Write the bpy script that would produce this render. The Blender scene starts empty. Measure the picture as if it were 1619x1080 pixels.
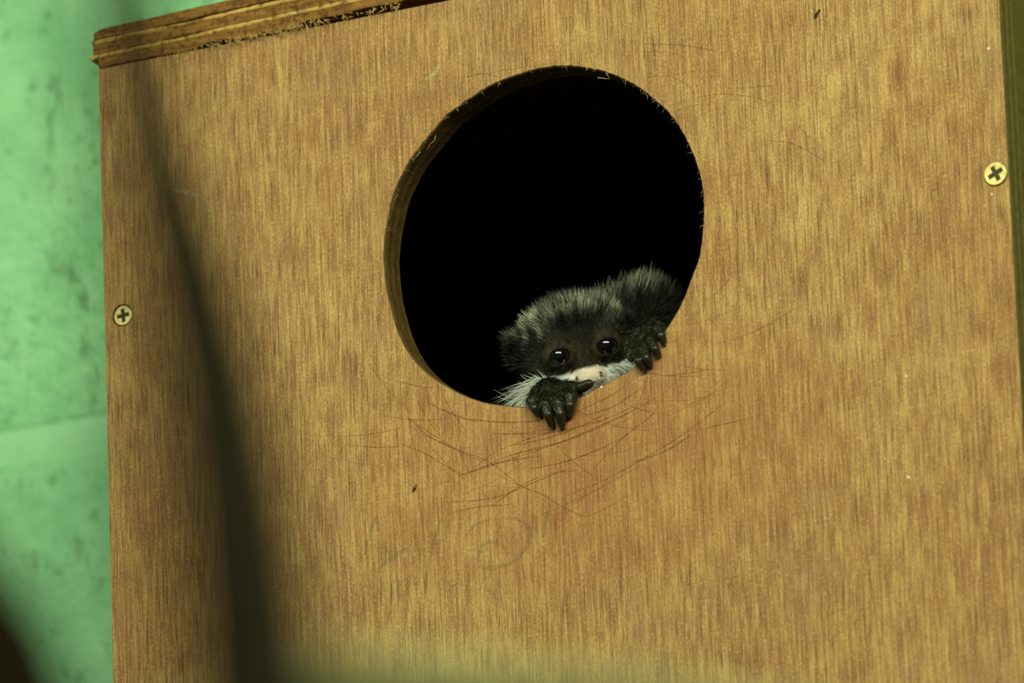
import bpy, bmesh, math, random
import numpy as np
from mathutils import Matrix, Vector

random.seed(7)
rng = np.random.default_rng(7)
scene = bpy.context.scene
COL = scene.collection

# ------------------------------------------------------------------ camera
FPX, W, H = 14000.0, 1619.0, 1080.0          # focal length in pixels of the 1619 x 1080 frame
Z0 = 2.30                                    # height of the centre of the nest hole above the floor
YAW, PITCH, ROLL = math.radians(25.05), math.radians(17.45), math.radians(-2.16)
DIST, HCX, HCY = 3.131, 857.2, 373.7         # distance to the hole centre and where it shows
_f = np.array([-math.sin(YAW)*math.cos(PITCH), math.cos(YAW)*math.cos(PITCH), math.sin(PITCH)])
_r0 = np.array([math.cos(YAW), math.sin(YAW), 0.0]); _u0 = np.cross(_r0, _f)
CR = math.cos(ROLL)*_r0 + math.sin(ROLL)*_u0
CU = -math.sin(ROLL)*_r0 + math.cos(ROLL)*_u0
CF = _f
CP = -(CR*(HCX-W/2)/FPX*DIST + CU*(H/2-HCY)/FPX*DIST + CF*DIST)   # camera, relative to the hole centre
cam_data = bpy.data.cameras.new('camera')
cam_data.sensor_width = 36.0
cam_data.lens = FPX/W*36.0
cam_data.clip_start = 0.05
cam_data.clip_end = 60
cam = bpy.data.objects.new('camera', cam_data); COL.objects.link(cam)
M = Matrix.Identity(4)
for i in range(3):
    M[i][0], M[i][1], M[i][2] = CR[i], CU[i], -CF[i]
M[0][3], M[1][3], M[2][3] = CP[0], CP[1], CP[2]+Z0
cam.matrix_world = M
cam_data.dof.use_dof = True
cam_data.dof.focus_distance = DIST
cam_data.dof.aperture_fstop = cam_data.lens/26.0       # a 26 mm wide pupil
scene.camera = cam

# ------------------------------------------------------------------ light and exposure
world = bpy.data.worlds.new('room_light'); scene.world = world
world.use_nodes = True
world.node_tree.nodes['Background'].inputs[0].default_value = (0.55, 0.62, 0.42, 1)
world.node_tree.nodes['Background'].inputs[1].default_value = 0.10

def area_light(name, loc, target, sx, sy, power, colour):
    d = bpy.data.lights.new(name, 'AREA'); d.shape = 'RECTANGLE'
    d.size, d.size_y, d.energy, d.color = sx, sy, power, colour
    o = bpy.data.objects.new(name, d); COL.objects.link(o)
    o.location = loc
    o.rotation_euler = (Vector(target)-Vector(loc)).to_track_quat('-Z', 'Y').to_euler()
    return o
area_light('ceiling_tube_light', (0.85, -1.75, Z0+0.85), (0.05, 0, Z0), 2.2, 0.5, 46, (0.99, 1.0, 0.74))
area_light('left_fill_light', (-1.5, -1.5, Z0+0.9), (-0.2, 0.2, Z0), 1.2, 0.35, 11, (0.92, 1.0, 0.85))  # weak fill lamp added to brighten the left side

vs = scene.view_settings
vs.view_transform = 'Standard'; vs.look = 'None'; vs.gamma = 1.0; vs.use_curve_mapping = False
vs.exposure = 0.12

# ------------------------------------------------------------------ helpers
def P(px, py, y=0.0):
    """point on the plane y = const (panel face is y = 0) seen at a pixel; relative to the hole centre"""
    d = CR*(px-W/2)/FPX + CU*(H/2-py)/FPX + CF
    return CP + d*((y-CP[1])/d[1])

def at_depth(px, py, dist):
    d = CR*(px-W/2)/FPX + CU*(H/2-py)/FPX + CF
    return CP + d*dist

def mesh_obj(name, verts, faces, mat, smooth=False, parent=None, loc=None):
    me = bpy.data.meshes.new(name)
    me.from_pydata([tuple(v) for v in verts], [], [tuple(f) for f in faces])
    me.update()
    if smooth:
        me.shade_smooth()
    if mat is not None:
        me.materials.append(mat)
    o = bpy.data.objects.new(name, me); COL.objects.link(o)
    place(o, parent, loc)
    return o

def bm_obj(name, bm, mat, smooth=False, parent=None, loc=None):
    me = bpy.data.meshes.new(name)
    bm.to_mesh(me); bm.free()
    if smooth:
        me.shade_smooth()
    if mat is not None:
        me.materials.append(mat)
    o = bpy.data.objects.new(name, me); COL.objects.link(o)
    place(o, parent, loc)
    return o

def wloc(o):
    p = Vector(o.location)
    return p if o.parent is None else p + wloc(o.parent)

def place(o, parent, loc):
    loc = Vector((0, 0, Z0)) if loc is None else Vector(loc)
    if parent is not None:
        o.parent = parent
        o.location = loc - wloc(parent)
    else:
        o.location = loc

def tag(o, label=None, cat=None, group=None, kind=None):
    if label: o['label'] = label
    if cat: o['category'] = cat
    if group: o['group'] = group
    if kind: o['kind'] = kind
    return o

def box_bm(x0, x1, y0, y1, z0, z1, bevel=0.0, seg=2):
    bm = bmesh.new()
    bmesh.ops.create_cube(bm, size=1.0)
    for v in bm.verts:
        v.co = Vector(((x0+x1)/2 + v.co.x*(x1-x0), (y0+y1)/2 + v.co.y*(y1-y0), (z0+z1)/2 + v.co.z*(z1-z0)))
    if bevel:
        bmesh.ops.bevel(bm, geom=bm.edges[:], offset=bevel, segments=seg, affect='EDGES', profile=0.5)
    return bm

def lin(r, g, b):
    f = lambda c: (c/255/12.92) if c/255 <= 0.04045 else ((c/255+0.055)/1.055)**2.4
    return (f(r), f(g), f(b), 1.0)

# --- node helpers
class NT:
    def __init__(self, name, rough=0.6, spec=0.3):
        self.m = bpy.data.materials.new(name); self.m.use_nodes = True
        self.t = self.m.node_tree; self.n = self.t.nodes; self.l = self.t.links
        self.b = self.n['Principled BSDF']
        self.b.inputs['Roughness'].default_value = rough
        self.b.inputs['Specular IOR Level'].default_value = spec
    def set(self, sock, v):
        if isinstance(v, bpy.types.NodeSocket): self.l.new(v, sock)
        else: sock.default_value = v
    def coord(self, out='Object'):
        return self.n.new('ShaderNodeTexCoord').outputs[out]
    def mapping(self, vec, scale=(1, 1, 1), loc=(0, 0, 0), rot=(0, 0, 0)):
        m = self.n.new('ShaderNodeMapping'); self.l.new(vec, m.inputs[0])
        m.inputs['Scale'].default_value = scale; m.inputs['Location'].default_value = loc; m.inputs['Rotation'].default_value = rot
        return m.outputs[0]
    def noise(self, vec, scale=1.0, detail=3.0, rough=0.55, dist=0.0):
        n = self.n.new('ShaderNodeTexNoise'); self.l.new(vec, n.inputs['Vector'])
        n.inputs['Scale'].default_value = scale; n.inputs['Detail'].default_value = detail
        n.inputs['Roughness'].default_value = rough; n.inputs['Distortion'].default_value = dist
        return n.outputs['Fac']
    def ramp(self, fac, stops):
        r = self.n.new('ShaderNodeValToRGB'); self.l.new(fac, r.inputs[0])
        e = r.color_ramp.elements
        while len(e) < len(stops): e.new(0.5)
        for k, (p, c) in enumerate(stops):
            e[k].position = p
            e[k].color = c if isinstance(c, (tuple, list)) else (c, c, c, 1)
        return r.outputs[0]
    def mix(self, fac, a, b, mode='MIX'):
        m = self.n.new('ShaderNodeMix'); m.data_type = 'RGBA'; m.blend_type = mode
        self.set(m.inputs[0], fac); self.set(m.inputs[6], a); self.set(m.inputs[7], b)
        return m.outputs[2]
    def math(self, op, a, b=0.0, c=0.0):
        m = self.n.new('ShaderNodeMath'); m.operation = op
        self.set(m.inputs[0], a); self.set(m.inputs[1], b); self.set(m.inputs[2], c)
        return m.outputs[0]
    def sep(self, vec):
        s = self.n.new('ShaderNodeSeparateXYZ'); self.l.new(vec, s.inputs[0]); return s.outputs
    def bump(self, h, strength=0.3, dist=0.001):
        b = self.n.new('ShaderNodeBump'); self.l.new(h, b.inputs['Height'])
        b.inputs['Strength'].default_value = strength; b.inputs['Distance'].default_value = dist
        self.l.new(b.outputs[0], self.b.inputs['Normal'])
    def color(self, v): self.set(self.b.inputs['Base Color'], v)

# ------------------------------------------------------------------ materials
def panel_material():
    t = NT('varnished_plywood_face', 0.5, 0.25)
    c = t.coord()
    blot = t.noise(t.mapping(c, (14, 14, 9)), 1, 6, 0.68)
    blot2 = t.noise(t.mapping(c, (95, 95, 62), (3, 0, 7)), 1, 6, 0.74)
    fib = t.noise(t.mapping(c, (900, 900, 44), (1, 0, 2)), 1, 5, 0.68)
    fib2 = t.noise(t.mapping(c, (1900, 1900, 70), (5, 0, 1)), 1, 3, 0.55)
    speck = t.noise(t.mapping(c, (1700, 1700, 900)), 1, 3, 0.65)
    base = t.ramp(blot, [(0.30, lin(166, 122, 68)), (0.5, lin(187, 147, 80)), (0.68, lin(208, 174, 100))])
    base = t.mix(t.ramp(blot2, [(0.44, 0.0), (0.62, 0.6)]), base, lin(154, 106, 68))
    base = t.mix(t.ramp(blot2, [(0.34, 0.5), (0.47, 0.0)]), base, lin(208, 174, 90))
    base = t.mix(t.ramp(fib, [(0.36, 0.7), (0.52, 0.0)]), base, lin(126, 86, 40))
    base = t.mix(t.ramp(fib, [(0.52, 0.0), (0.68, 0.7)]), base, lin(222, 190, 112))
    base = t.mix(t.ramp(speck, [(0.35, 0.5), (0.5, 0.0)]), base, lin(130, 86, 46))
    base = t.mix(t.ramp(speck, [(0.55, 0.0), (0.68, 0.6)]), base, lin(228, 198, 124))
    worn = t.noise(t.mapping(c, (22, 22, 12), (2, 0, 11)), 1, 5, 0.7)
    base = t.mix(t.ramp(worn, [(0.52, 0.0), (0.70, 0.32)]), base, lin(168, 148, 108))
    # open pores: short dark vertical dashes
    zone = t.noise(t.mapping(c, (30, 30, 14), (9, 0, 4)), 1, 3, 0.6)
    pore = t.math('MULTIPLY', t.ramp(fib2, [(0.36, 1.0), (0.45, 0.0)]), t.ramp(zone, [(0.36, 0.3), (0.62, 0.8)]))
    base = t.mix(pore, base, lin(88, 58, 24))
    # the rubbed reddish zone below the hole
    s = t.sep(c)
    dx = t.math('MULTIPLY', t.math('SUBTRACT', s[0], 0.015), 9.0)
    dz = t.math('MULTIPLY', t.math('ADD', s[2], 0.082), 19.0)
    rr = t.math('ADD', t.math('POWER', dx, 2.0), t.math('POWER', dz, 2.0))
    rub = t.math('MULTIPLY', t.ramp(rr, [(0.0, 0.45), (1.0, 0.0)]), t.ramp(blot2, [(0.3, 0.6), (0.7, 1.0)]))
    base = t.mix(rub, base, lin(164, 100, 48))
    t.color(base)
    t.set(t.b.inputs['Roughness'], t.ramp(blot2, [(0.3, 0.42), (0.7, 0.62)]))
    h = t.math('ADD', t.math('MULTIPLY', fib2, 0.6), t.math('MULTIPLY', speck, 0.3))
    t.bump(h, 0.35, 0.0006)
    return t.m

def ply_edge_material(name, dirt=0.5):
    t = NT(name, 0.75, 0.15)
    c = t.coord(); s = t.sep(c)
    layer = t.math('FRACT', t.math('MULTIPLY', s[1], 1/0.0048))
    st = t.ramp(layer, [(0.0, lin(134, 108, 58)), (0.45, lin(146, 120, 66)), (0.55, lin(116, 92, 46)), (1.0, lin(122, 96, 50))])
    n = t.noise(t.mapping(c, (260, 260, 260)), 1, 4, 0.65)
    st = t.mix(t.ramp(n, [(0.35, dirt+0.35), (0.65, dirt)]), st, lin(58, 44, 18))
    t.color(st); t.bump(n, 0.6, 0.001)
    return t.m

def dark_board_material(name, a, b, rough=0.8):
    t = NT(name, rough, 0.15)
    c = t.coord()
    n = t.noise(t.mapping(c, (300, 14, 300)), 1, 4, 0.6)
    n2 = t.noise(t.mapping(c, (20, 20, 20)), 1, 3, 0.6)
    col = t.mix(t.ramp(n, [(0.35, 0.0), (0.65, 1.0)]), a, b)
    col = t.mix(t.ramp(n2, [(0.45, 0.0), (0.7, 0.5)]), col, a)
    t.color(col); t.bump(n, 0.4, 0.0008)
    return t.m

def lid_ply_material(name, a, b):
    t = NT(name, 0.8, 0.15)
    c = t.coord()
    n = t.noise(t.mapping(c, (45, 300, 700)), 1, 5, 0.65)
    n2 = t.noise(t.mapping(c, (420, 420, 420)), 1, 3, 0.65)
    n3 = t.noise(t.mapping(c, (18, 18, 18)), 1, 3, 0.6)
    col = t.mix(t.ramp(n, [(0.32, 0.0), (0.68, 1.0)]), a, b)
    col = t.mix(t.ramp(n2, [(0.38, 0.7), (0.52, 0.0)]), col, lin(84, 50, 18))
    col = t.mix(t.ramp(n3, [(0.5, 0.0), (0.75, 0.45)]), col, lin(110, 66, 24))
    t.color(col); t.bump(t.math('ADD', n, n2), 0.8, 0.0012)
    return t.m

def wall_material():
    t = NT('green_painted_block', 0.55, 0.3)
    c = t.coord('Object')
    g = t.n.new('ShaderNodeNewGeometry').outputs['Position']
    n = t.noise(g, 30, 4, 0.6)
    n2 = t.noise(g, 110, 3, 0.6)
    n3 = t.noise(t.mapping(g, (1, 1, 0.6), (4, 2, 1)), 60, 4, 0.7)
    col = t.mix(t.ramp(n, [(0.35, 0.0), (0.65, 1.0)]), lin(134, 206, 142), lin(158, 226, 162))
    col = t.mix(t.ramp(n2, [(0.30, 0.55), (0.42, 0.0)]), col, lin(82, 142, 76))
    col = t.mix(t.ramp(n3, [(0.57, 0.0), (0.70, 0.6)]), col, lin(78, 118, 74))
    t.color(col); t.bump(t.math('ADD', n2, n3), 0.5, 0.004)
    return t.m

def attr_material(name, rough=0.5, spec=0.3, bump=None):
    t = NT(name, rough, spec)
    a = t.n.new('ShaderNodeAttribute'); a.attribute_name = 'tint'
    if bump:
        n = t.noise(t.coord(), bump, 3, 0.6)
        t.bump(n, 0.5, 0.0006)
    t.color(a.outputs['Color'])
    return t.m

def thin_mark_material(name, colour, alpha, rough=0.6, scale=700):
    """a worn line: covers the wood only partly, patchily"""
    t = NT(name, rough, 0.1)
    t.color(colour)
    n = t.noise(t.coord(), scale, 2, 0.6)
    t.set(t.b.inputs['Alpha'], t.ramp(n, [(0.36, alpha*0.25), (0.62, alpha)]))
    return t.m

def flat_material(name, colour, rough=0.6, spec=0.3, metal=0.0, scale=None, colour2=None):
    t = NT(name, rough, spec)
    t.b.inputs['Metallic'].default_value = metal
    if scale:
        n = t.noise(t.coord(), scale, 3, 0.6)
        t.color(t.mix(t.ramp(n, [(0.35, 0.0), (0.65, 1.0)]), colour, colour2 or colour))
        t.bump(n, 0.3, 0.0006)
    else:
        t.color(colour)
    return t.m

M_PANEL = panel_material()
M_RIM = ply_edge_material('dirty_cut_edge', 0.36)
M_EDGE = ply_edge_material('sawn_panel_edge', 0.1)
M_SIDE = dark_board_material('side_board_wood', lin(104, 82, 34), lin(126, 102, 44))
M_INNER = dark_board_material('dark_inside_wood', lin(26, 23, 16), lin(36, 30, 20))  # near-black wood for the inside faces
M_PLY_DARK = lid_ply_material('dark_ply_layer', lin(124, 86, 38), lin(168, 126, 64))
M_PLY_PALE = lid_ply_material('pale_ply_layer', lin(190, 150, 70), lin(232, 200, 112))
M_WALL = wall_material()
M_MORTAR = flat_material('green_painted_mortar', lin(152, 220, 158), 0.6, 0.2, 0, 80, lin(164, 228, 168))
M_BRASS = flat_material('brass_plated_steel', lin(240, 226, 150), 0.38, 0.5, 0.75, 900, lin(226, 206, 120))
M_RECESS = flat_material('shaded_screw_recess', lin(74, 72, 26), 0.5, 0.4, 0.2, 900, lin(44, 44, 16))  # shade of a deep recess put into the colour, the shape is shallow
M_SCRATCH = thin_mark_material('claw_scratch', lin(120, 70, 30), 0.4)
M_PENCIL = thin_mark_material('pencil_line', lin(112, 120, 80), 0.24)
M_SPECK = flat_material('pale_paint_speck', lin(236, 232, 190), 0.6, 0.2, 0, 900, lin(220, 214, 170))
M_SCUFF = thin_mark_material('pale_scuff', lin(226, 214, 160), 0.6)
M_CHIP_SHADE = thin_mark_material('dark_chip_and_shade', lin(52, 34, 12), 0.9)  # serves the dark chips and the shadow rings painted round the screws
M_FIBRE = flat_material('torn_wood_fibre', lin(226, 198, 124), 0.8, 0.1, 0, 900, lin(196, 160, 86))

# ------------------------------------------------------------------ the wall of painted blocks
BOX_D = 0.235                     # the box reaches back to the wall
WY = BOX_D
joint_z = float(P(85, 694, WY)[2])
wall = bm_obj('wall_back', box_bm(-2.2, 1.6, WY+0.0016, WY+0.12, -2.30, 1.1), M_MORTAR)
tag(wall, kind='structure')
floor = bm_obj('floor', box_bm(-2.2, 2.4, -4.2, WY+0.12, -Z0-0.1, -Z0), flat_material('grey_concrete', lin(120, 122, 108), 0.8, 0.2, 0, 12, lin(100, 104, 92)))
tag(floor, kind='structure')
bw, bh, gap = 0.44, 0.215, 0.010
blk = box_bm(-bw/2, bw/2, 0.0, 0.05, -bh/2, bh/2, 0.004, 4)
blk_me = bpy.data.meshes.new('block'); blk.to_mesh(blk_me); blk.free(); blk_me.materials.append(M_WALL); blk_me.shade_smooth()
for row in range(-3, 4):
    zc = joint_z + (row+0.5)*(bh+gap)
    for k in range(-2, 3):
        xc = 0.075 + k*(bw+gap) + (0.5*(bw+gap) if row % 2 else 0.0)
        o = bpy.data.objects.new('block', blk_me); COL.objects.link(o)
        place(o, wall, (xc, WY+0.0005 + 0.0004*((k*7+row*3) % 3)/2, zc+Z0))

# ------------------------------------------------------------------ the nest box
XL, XR, ZT, ZB, TH = -0.1753, 0.1782, 0.0948, -0.245, 0.0121
nest = bpy.data.objects.new('nest_box', None); COL.objects.link(nest)
nest.location = (0.0, 0.12, Z0+ZB); nest.empty_display_size = 0.05
tag(nest, 'plywood nest box with a big round entrance hole, mounted on the green wall', 'nest box')

hole_px = [(870,106.7),(844,111),(818,119),(776.7,135.7),(750.7,151.3),(727.4,168),(704,185),(686,207),(665,233),(645.7,259),(634,282),(623.7,305.6),(617,334),(612,358.7),(608,395.6),(609.4,429),(613,460),(620,489),(629,520),(642,548.5),(657,570.6),(675.6,589),(699,605.5),(719.6,617),(745.6,629),(771.5,636.7),(797,640),(832,642.4),(872,640),(912,630),(939.5,615),(954,607.6),(972,597),(990,588),(1003,579),(1027,555),(1048,526),(1055,515.6),(1070,492),(1083,464),(1092.4,438),(1104,409),(1108,383),(1110,360),(1111.3,318.5),(1108,287),(1100,259),(1088.5,230),(1073,202),(1055,177),(1031.5,156.5),(1005.6,137),(980,123),(954,114),(928,108.5),(902,105)]
_h = np.array([P(x, y)[[0, 2]] for x, y in hole_px])
_a = np.arctan2(_h[:, 1], _h[:, 0]); _rad = np.hypot(_h[:, 0], _h[:, 1])
_o = np.argsort(_a); _a, _rad = _a[_o], _rad[_o]
def hole_r(ang):
    return np.interp(ang, np.r_[_a-2*np.pi, _a, _a+2*np.pi], np.r_[_rad, _rad, _rad])

def front_panel():
    N = 700
    ang = np.linspace(-np.pi, np.pi, N, endpoint=False)
    cor = [math.atan2(z, x) for x in (XL, XR) for z in (ZT, ZB)]
    ang = np.sort(np.r_[ang, cor])
    N = len(ang)
    rh = hole_r(ang)
    rh = np.convolve(np.r_[rh[-3:], rh, rh[:3]], np.ones(7)/7, 'valid')
    top = np.clip(np.sin(ang)*1.3, 0, 1)
    rag = rng.normal(0, 1, N); rag = np.convolve(np.r_[rag[-1:], rag, rag[:1]], [.25, .5, .25], 'valid')
    rf = rh + rag*0.00010*(0.5+1.2*top)
    ca, sa = np.cos(ang), np.sin(ang)
    def rect(a):
        c, s = math.cos(a), math.sin(a); k = 1e9
        if c > 1e-9: k = min(k, XR/c)
        if c < -1e-9: k = min(k, XL/c)
        if s > 1e-9: k = min(k, ZT/s)
        if s < -1e-9: k = min(k, ZB/s)
        return k
    ro = np.array([rect(a) for a in ang])
    rings = [(ro, TH), (ro, 0.0), (rf+0.0005, 0.0), (rf+0.0001, 0.0004), (rh, 0.0012), (rh-0.0001, 0.006), (rh, TH), (ro, TH)]
    V, F, mats = [], [], []
    for r, y in rings[:-1]:
        V += [(r[i]*ca[i], y, r[i]*sa[i]) for i in range(N)]
    nr = len(rings)-1
    mid = [1, 0, 2, 2, 2, 2, 3]
    for k in range(nr):
        k2 = (k+1) % nr
        for i in range(N):
            j = (i+1) % N
            F.append((k*N+i, k*N+j, k2*N+j, k2*N+i)); mats.append(mid[k])
    o = mesh_obj('front_panel', V, F, None, parent=nest)
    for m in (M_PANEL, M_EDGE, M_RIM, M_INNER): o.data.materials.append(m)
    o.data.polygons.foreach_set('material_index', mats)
    bm = bmesh.new(); bm.from_mesh(o.data); bmesh.ops.recalc_face_normals(bm, faces=bm.faces[:]); bm.to_mesh(o.data); bm.free()
    return o
panel = front_panel()

def board(name, x0, x1, y0, y1, z0, z1, outer, inner_axis=None):
    o = bm_obj(name, box_bm(x0, x1, y0, y1, z0, z1, 0.0008), outer, parent=nest)
    o.data.materials.append(M_INNER)
    if inner_axis is not None:
        v = Vector(inner_axis)
        for p in o.data.polygons:
            if p.normal.dot(v) > 0.9: p.material_index = 1
    return o
ST = 0.012
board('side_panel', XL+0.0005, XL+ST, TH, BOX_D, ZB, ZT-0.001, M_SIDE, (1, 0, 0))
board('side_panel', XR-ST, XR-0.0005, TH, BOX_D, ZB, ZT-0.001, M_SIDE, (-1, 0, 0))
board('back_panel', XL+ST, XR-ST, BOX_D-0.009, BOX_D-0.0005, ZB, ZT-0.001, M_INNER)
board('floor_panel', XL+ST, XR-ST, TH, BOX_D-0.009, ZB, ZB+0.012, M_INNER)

# lid: five plies, its front edge raw, rising a little to the right
lid = bpy.data.objects.new('lid', None); COL.objects.link(lid)
place(lid, nest, (0, 0, Z0))
tag(lid, 'raw-edged plywood lid with frayed splinters')
lz0 = P(157, 110)[2]; lz1 = P(600, 15.5)[2]; lx0 = P(157, 110)[0]; lx1 = P(600, 15.5)[0]
LSL = (lz1-lz0)/(lx1-lx0)
ply_h = [0.0040, 0.0015, 0.0041, 0.0016, 0.0040]
ply_x = [P(158, 105)[0], P(143, 92)[0], P(149, 78)[0], P(147, 66)[0], P(150, 52)[0]]
zacc = 0.0
rs = np.random.RandomState(3)
for k, hh in enumerate(ply_h):
    n = 150
    xs = np.linspace(ply_x[k], XR+0.012, n)
    base = lz0 + 0.0003 + (xs-lx0)*(LSL+0.006)
    V, F = [], []
    fy = np.convolve(rs.normal(0, 0.00022, n+8), np.ones(9)/3, 'valid') + (0.0004 if k in (1, 3) else 0.0) - 0.0006
    rag = np.convolve(rs.normal(0, 0.00035, n+4), np.ones(5)/2.2, 'valid') if k == 0 else np.convolve(rs.normal(0, 0.0001, n+4), np.ones(5)/2.2, 'valid')
    zlo, zhi = base+zacc+0.0001, base+zacc+hh-0.0001
    rnd = 0.0014*np.exp(-(xs-ply_x[k])/0.002) if k == 4 else 0*xs
    for i in range(n):
        V += [(xs[i], fy[i]+0.00015, zlo[i]+rag[i]), (xs[i], fy[i], (zlo[i]+zhi[i])/2), (xs[i], fy[i]+0.00012, zhi[i]-rnd[i]),
              (xs[i], BOX_D-0.002, zhi[i]-rnd[i]), (xs[i], BOX_D-0.002, zlo[i])]
    for i in range(n-1):
        for q in range(5):
            q2 = (q+1) % 5
            F.append((i*5+q, i*5+q2, (i+1)*5+q2, (i+1)*5+q))
    F.append((4, 3, 2, 1, 0)); F.append(tuple((n-1)*5+q for q in range(5)))
    o = mesh_obj('ply', V, F, M_PLY_DARK if k in (0, 2, 4) else M_PLY_PALE, parent=lid)
    bm = bmesh.new(); bm.from_mesh(o.data); bmesh.ops.recalc_face_normals(bm, faces=bm.faces[:]); bm.to_mesh(o.data); bm.free()
    zacc += hh
for o in nest.children:                    # side and back boards reach up to the sloping lid
    if o.name.startswith(('side_panel', 'back_panel')):
        for v in o.data.vertices:
            if v.co.z > 0: v.co.z = lz0 + 0.0002 + (v.co.x-lx0)*(LSL+0.006) - (ZT-0.001-v.co.z)

def strands(name, curves, radii, mat, parent, sides=3, loc=None):
    """thin tapering fibres, each a closed little tube"""
    V, F = [], []
    for pts, r in zip(curves, radii):
        pts = np.asarray(pts, float); n = len(pts); b = len(V)
        for i in range(n):
            d = pts[min(i+1, n-1)]-pts[max(i-1, 0)]; d = d/(np.linalg.norm(d)+1e-12)
            s = np.cross(d, (0.3, 0.9, 0.31)); s /= np.linalg.norm(s)+1e-12; q = np.cross(d, s)
            rr = r*(1-0.8*i/(n-1))
            for k in range(sides):
                a = 2*math.pi*k/sides
                V.append(pts[i]+rr*(math.cos(a)*s+math.sin(a)*q))
        for i in range(n-1):
            for k in range(sides):
                k2 = (k+1) % sides
                F.append((b+i*sides+k, b+i*sides+k2, b+(i+1)*sides+k2, b+(i+1)*sides+k))
    return mesh_obj(name, V, F, mat, True, parent, loc)

cv, rd = [], []
def fray(px, py, n, spread, length, y=-0.0015):
    for _ in range(n):
        a = P(px+random.gauss(0, spread), py+random.gauss(0, 2.0), y)
        d = np.array([random.gauss(0.2, 0.7), random.gauss(-0.25, 0.3), random.gauss(-0.5, 0.5)])
        d /= np.linalg.norm(d); L = length*random.uniform(0.4, 1.2)
        bend = np.array([random.gauss(0, .4), random.gauss(0, .2), random.gauss(-0.1, .4)])
        cv.append([a, a+d*L*0.35+bend*L*0.05, a+d*L*0.7+bend*L*0.2, a+d*L+bend*L*0.4]); rd.append(random.uniform(0.0001, 0.00022))
for x in range(250, 640, 5):
    y_edge = 110-(x-157)*0.2133
    fray(x, y_edge-2, 3 if 330 < x < 520 else 1, 4, 0.0028)
fray(470, 42, 26, 9, 0.0035); fray(430, 50, 14, 8, 0.003); fray(400, 56, 14, 8, 0.003); fray(600, 14, 8, 8, 0.003); fray(625, 9, 8, 6, 0.003)
cv.append([P(276, 88, -.001), P(277, 94, -.0015), P(281, 101, -.001), P(285, 107, -.0005)]); rd.append(0.00016)
cv.append([P(150, 92, -.001), P(146, 96, -.002), P(143, 97, -.001)]); rd.append(0.0004)
tag(strands('splinters', cv, rd, M_FIBRE, lid), 'frayed pale fibres along the lower lid edge', kind='stuff')

# torn fibres on the rim of the hole
cv, rd = [], []
for pl in [[(689, 214), (687, 222), (680, 228), (675, 237)], [(664, 241), (659, 247), (655, 252)], [(629, 308), (625, 314), (622, 320)],
           [(722, 172), (725, 176), (724, 178)], [(958, 115), (962, 121), (964, 125)], [(945, 123), (955, 124), (963, 125)], [(927, 107), (930, 111)], [(988, 126), (991, 130)]]:
    cv.append([P(x, y, -0.0002+0.0006*i) for i, (x, y) in enumerate(pl)]); rd.append(0.00018)
for _ in range(70):
    a = random.uniform(-0.2, 3.0); r = float(hole_r(a)); L = random.uniform(0.0008, 0.002)
    p0 = np.array([r*math.cos(a), 0.0002, r*math.sin(a)])
    d = np.array([-math.cos(a)*0.5+random.gauss(0, .5), random.gauss(0.1, .3), -math.sin(a)*0.5+random.gauss(0, .5)]); d /= np.linalg.norm(d)
    cv.append([p0, p0+d*L*.5, p0+d*L]); rd.append(0.00008)
tag(strands('rim_splinters', cv, rd, M_FIBRE, panel), 'torn wood fibres on the hole edge', kind='stuff')

# scratches, pencil marks, specks: shallow marks lying on the panel face
def smooth_poly(pts, n=14):
    pts = np.array(pts, float)
    if len(pts) == 2: return pts[0]+(pts[1]-pts[0])*np.linspace(0, 1, n)[:, None]
    t = np.arange(len(pts)); tt = np.linspace(0, len(pts)-1, n*(len(pts)-1))
    out = []
    for q in tt:
        i = min(int(q), len(pts)-2); f = q-i
        p0, p1, p2, p3 = pts[max(i-1, 0)], pts[i], pts[i+1], pts[min(i+2, len(pts)-1)]
        out.append(0.5*((2*p1)+(-p0+p2)*f+(2*p0-5*p1+4*p2-p3)*f*f+(-p0+3*p1-3*p2+p3)*f**3))
    return np.array(out)

def ribbons(name, polys, widths, mat, lift, parent):
    V, F = [], []
    for pl, w in zip(polys, widths):
        q = np.array([P(x, y)[[0, 2]] for x, y in smooth_poly(pl)]); n = len(q); b = len(V)
        d = np.gradient(q, axis=0); d /= np.linalg.norm(d, axis=1)[:, None]+1e-12
        nn = np.stack([-d[:, 1], d[:, 0]], 1)
        for i in range(n):
            e = w*(0.25+0.75*math.sin(math.pi*min(max(i/(n-1), 0.02), 0.98))**0.5)/2
            V += [(q[i, 0]+nn[i, 0]*e, -lift, q[i, 1]+nn[i, 1]*e), (q[i, 0], -lift*1.6, q[i, 1]), (q[i, 0]-nn[i, 0]*e, -lift, q[i, 1]-nn[i, 1]*e)]
        for i in range(n-1):
            if min(math.hypot(*q[j])-float(hole_r(math.atan2(q[j, 1], q[j, 0]))) for j in (i, i+1)) < 0.0012: continue
            for k in (0, 1):
                F.append((b+i*3+k, b+i*3+k+1, b+i*3+k+4, b+i*3+k+3))
    return mesh_obj(name, V, F, mat, False, parent)

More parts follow.
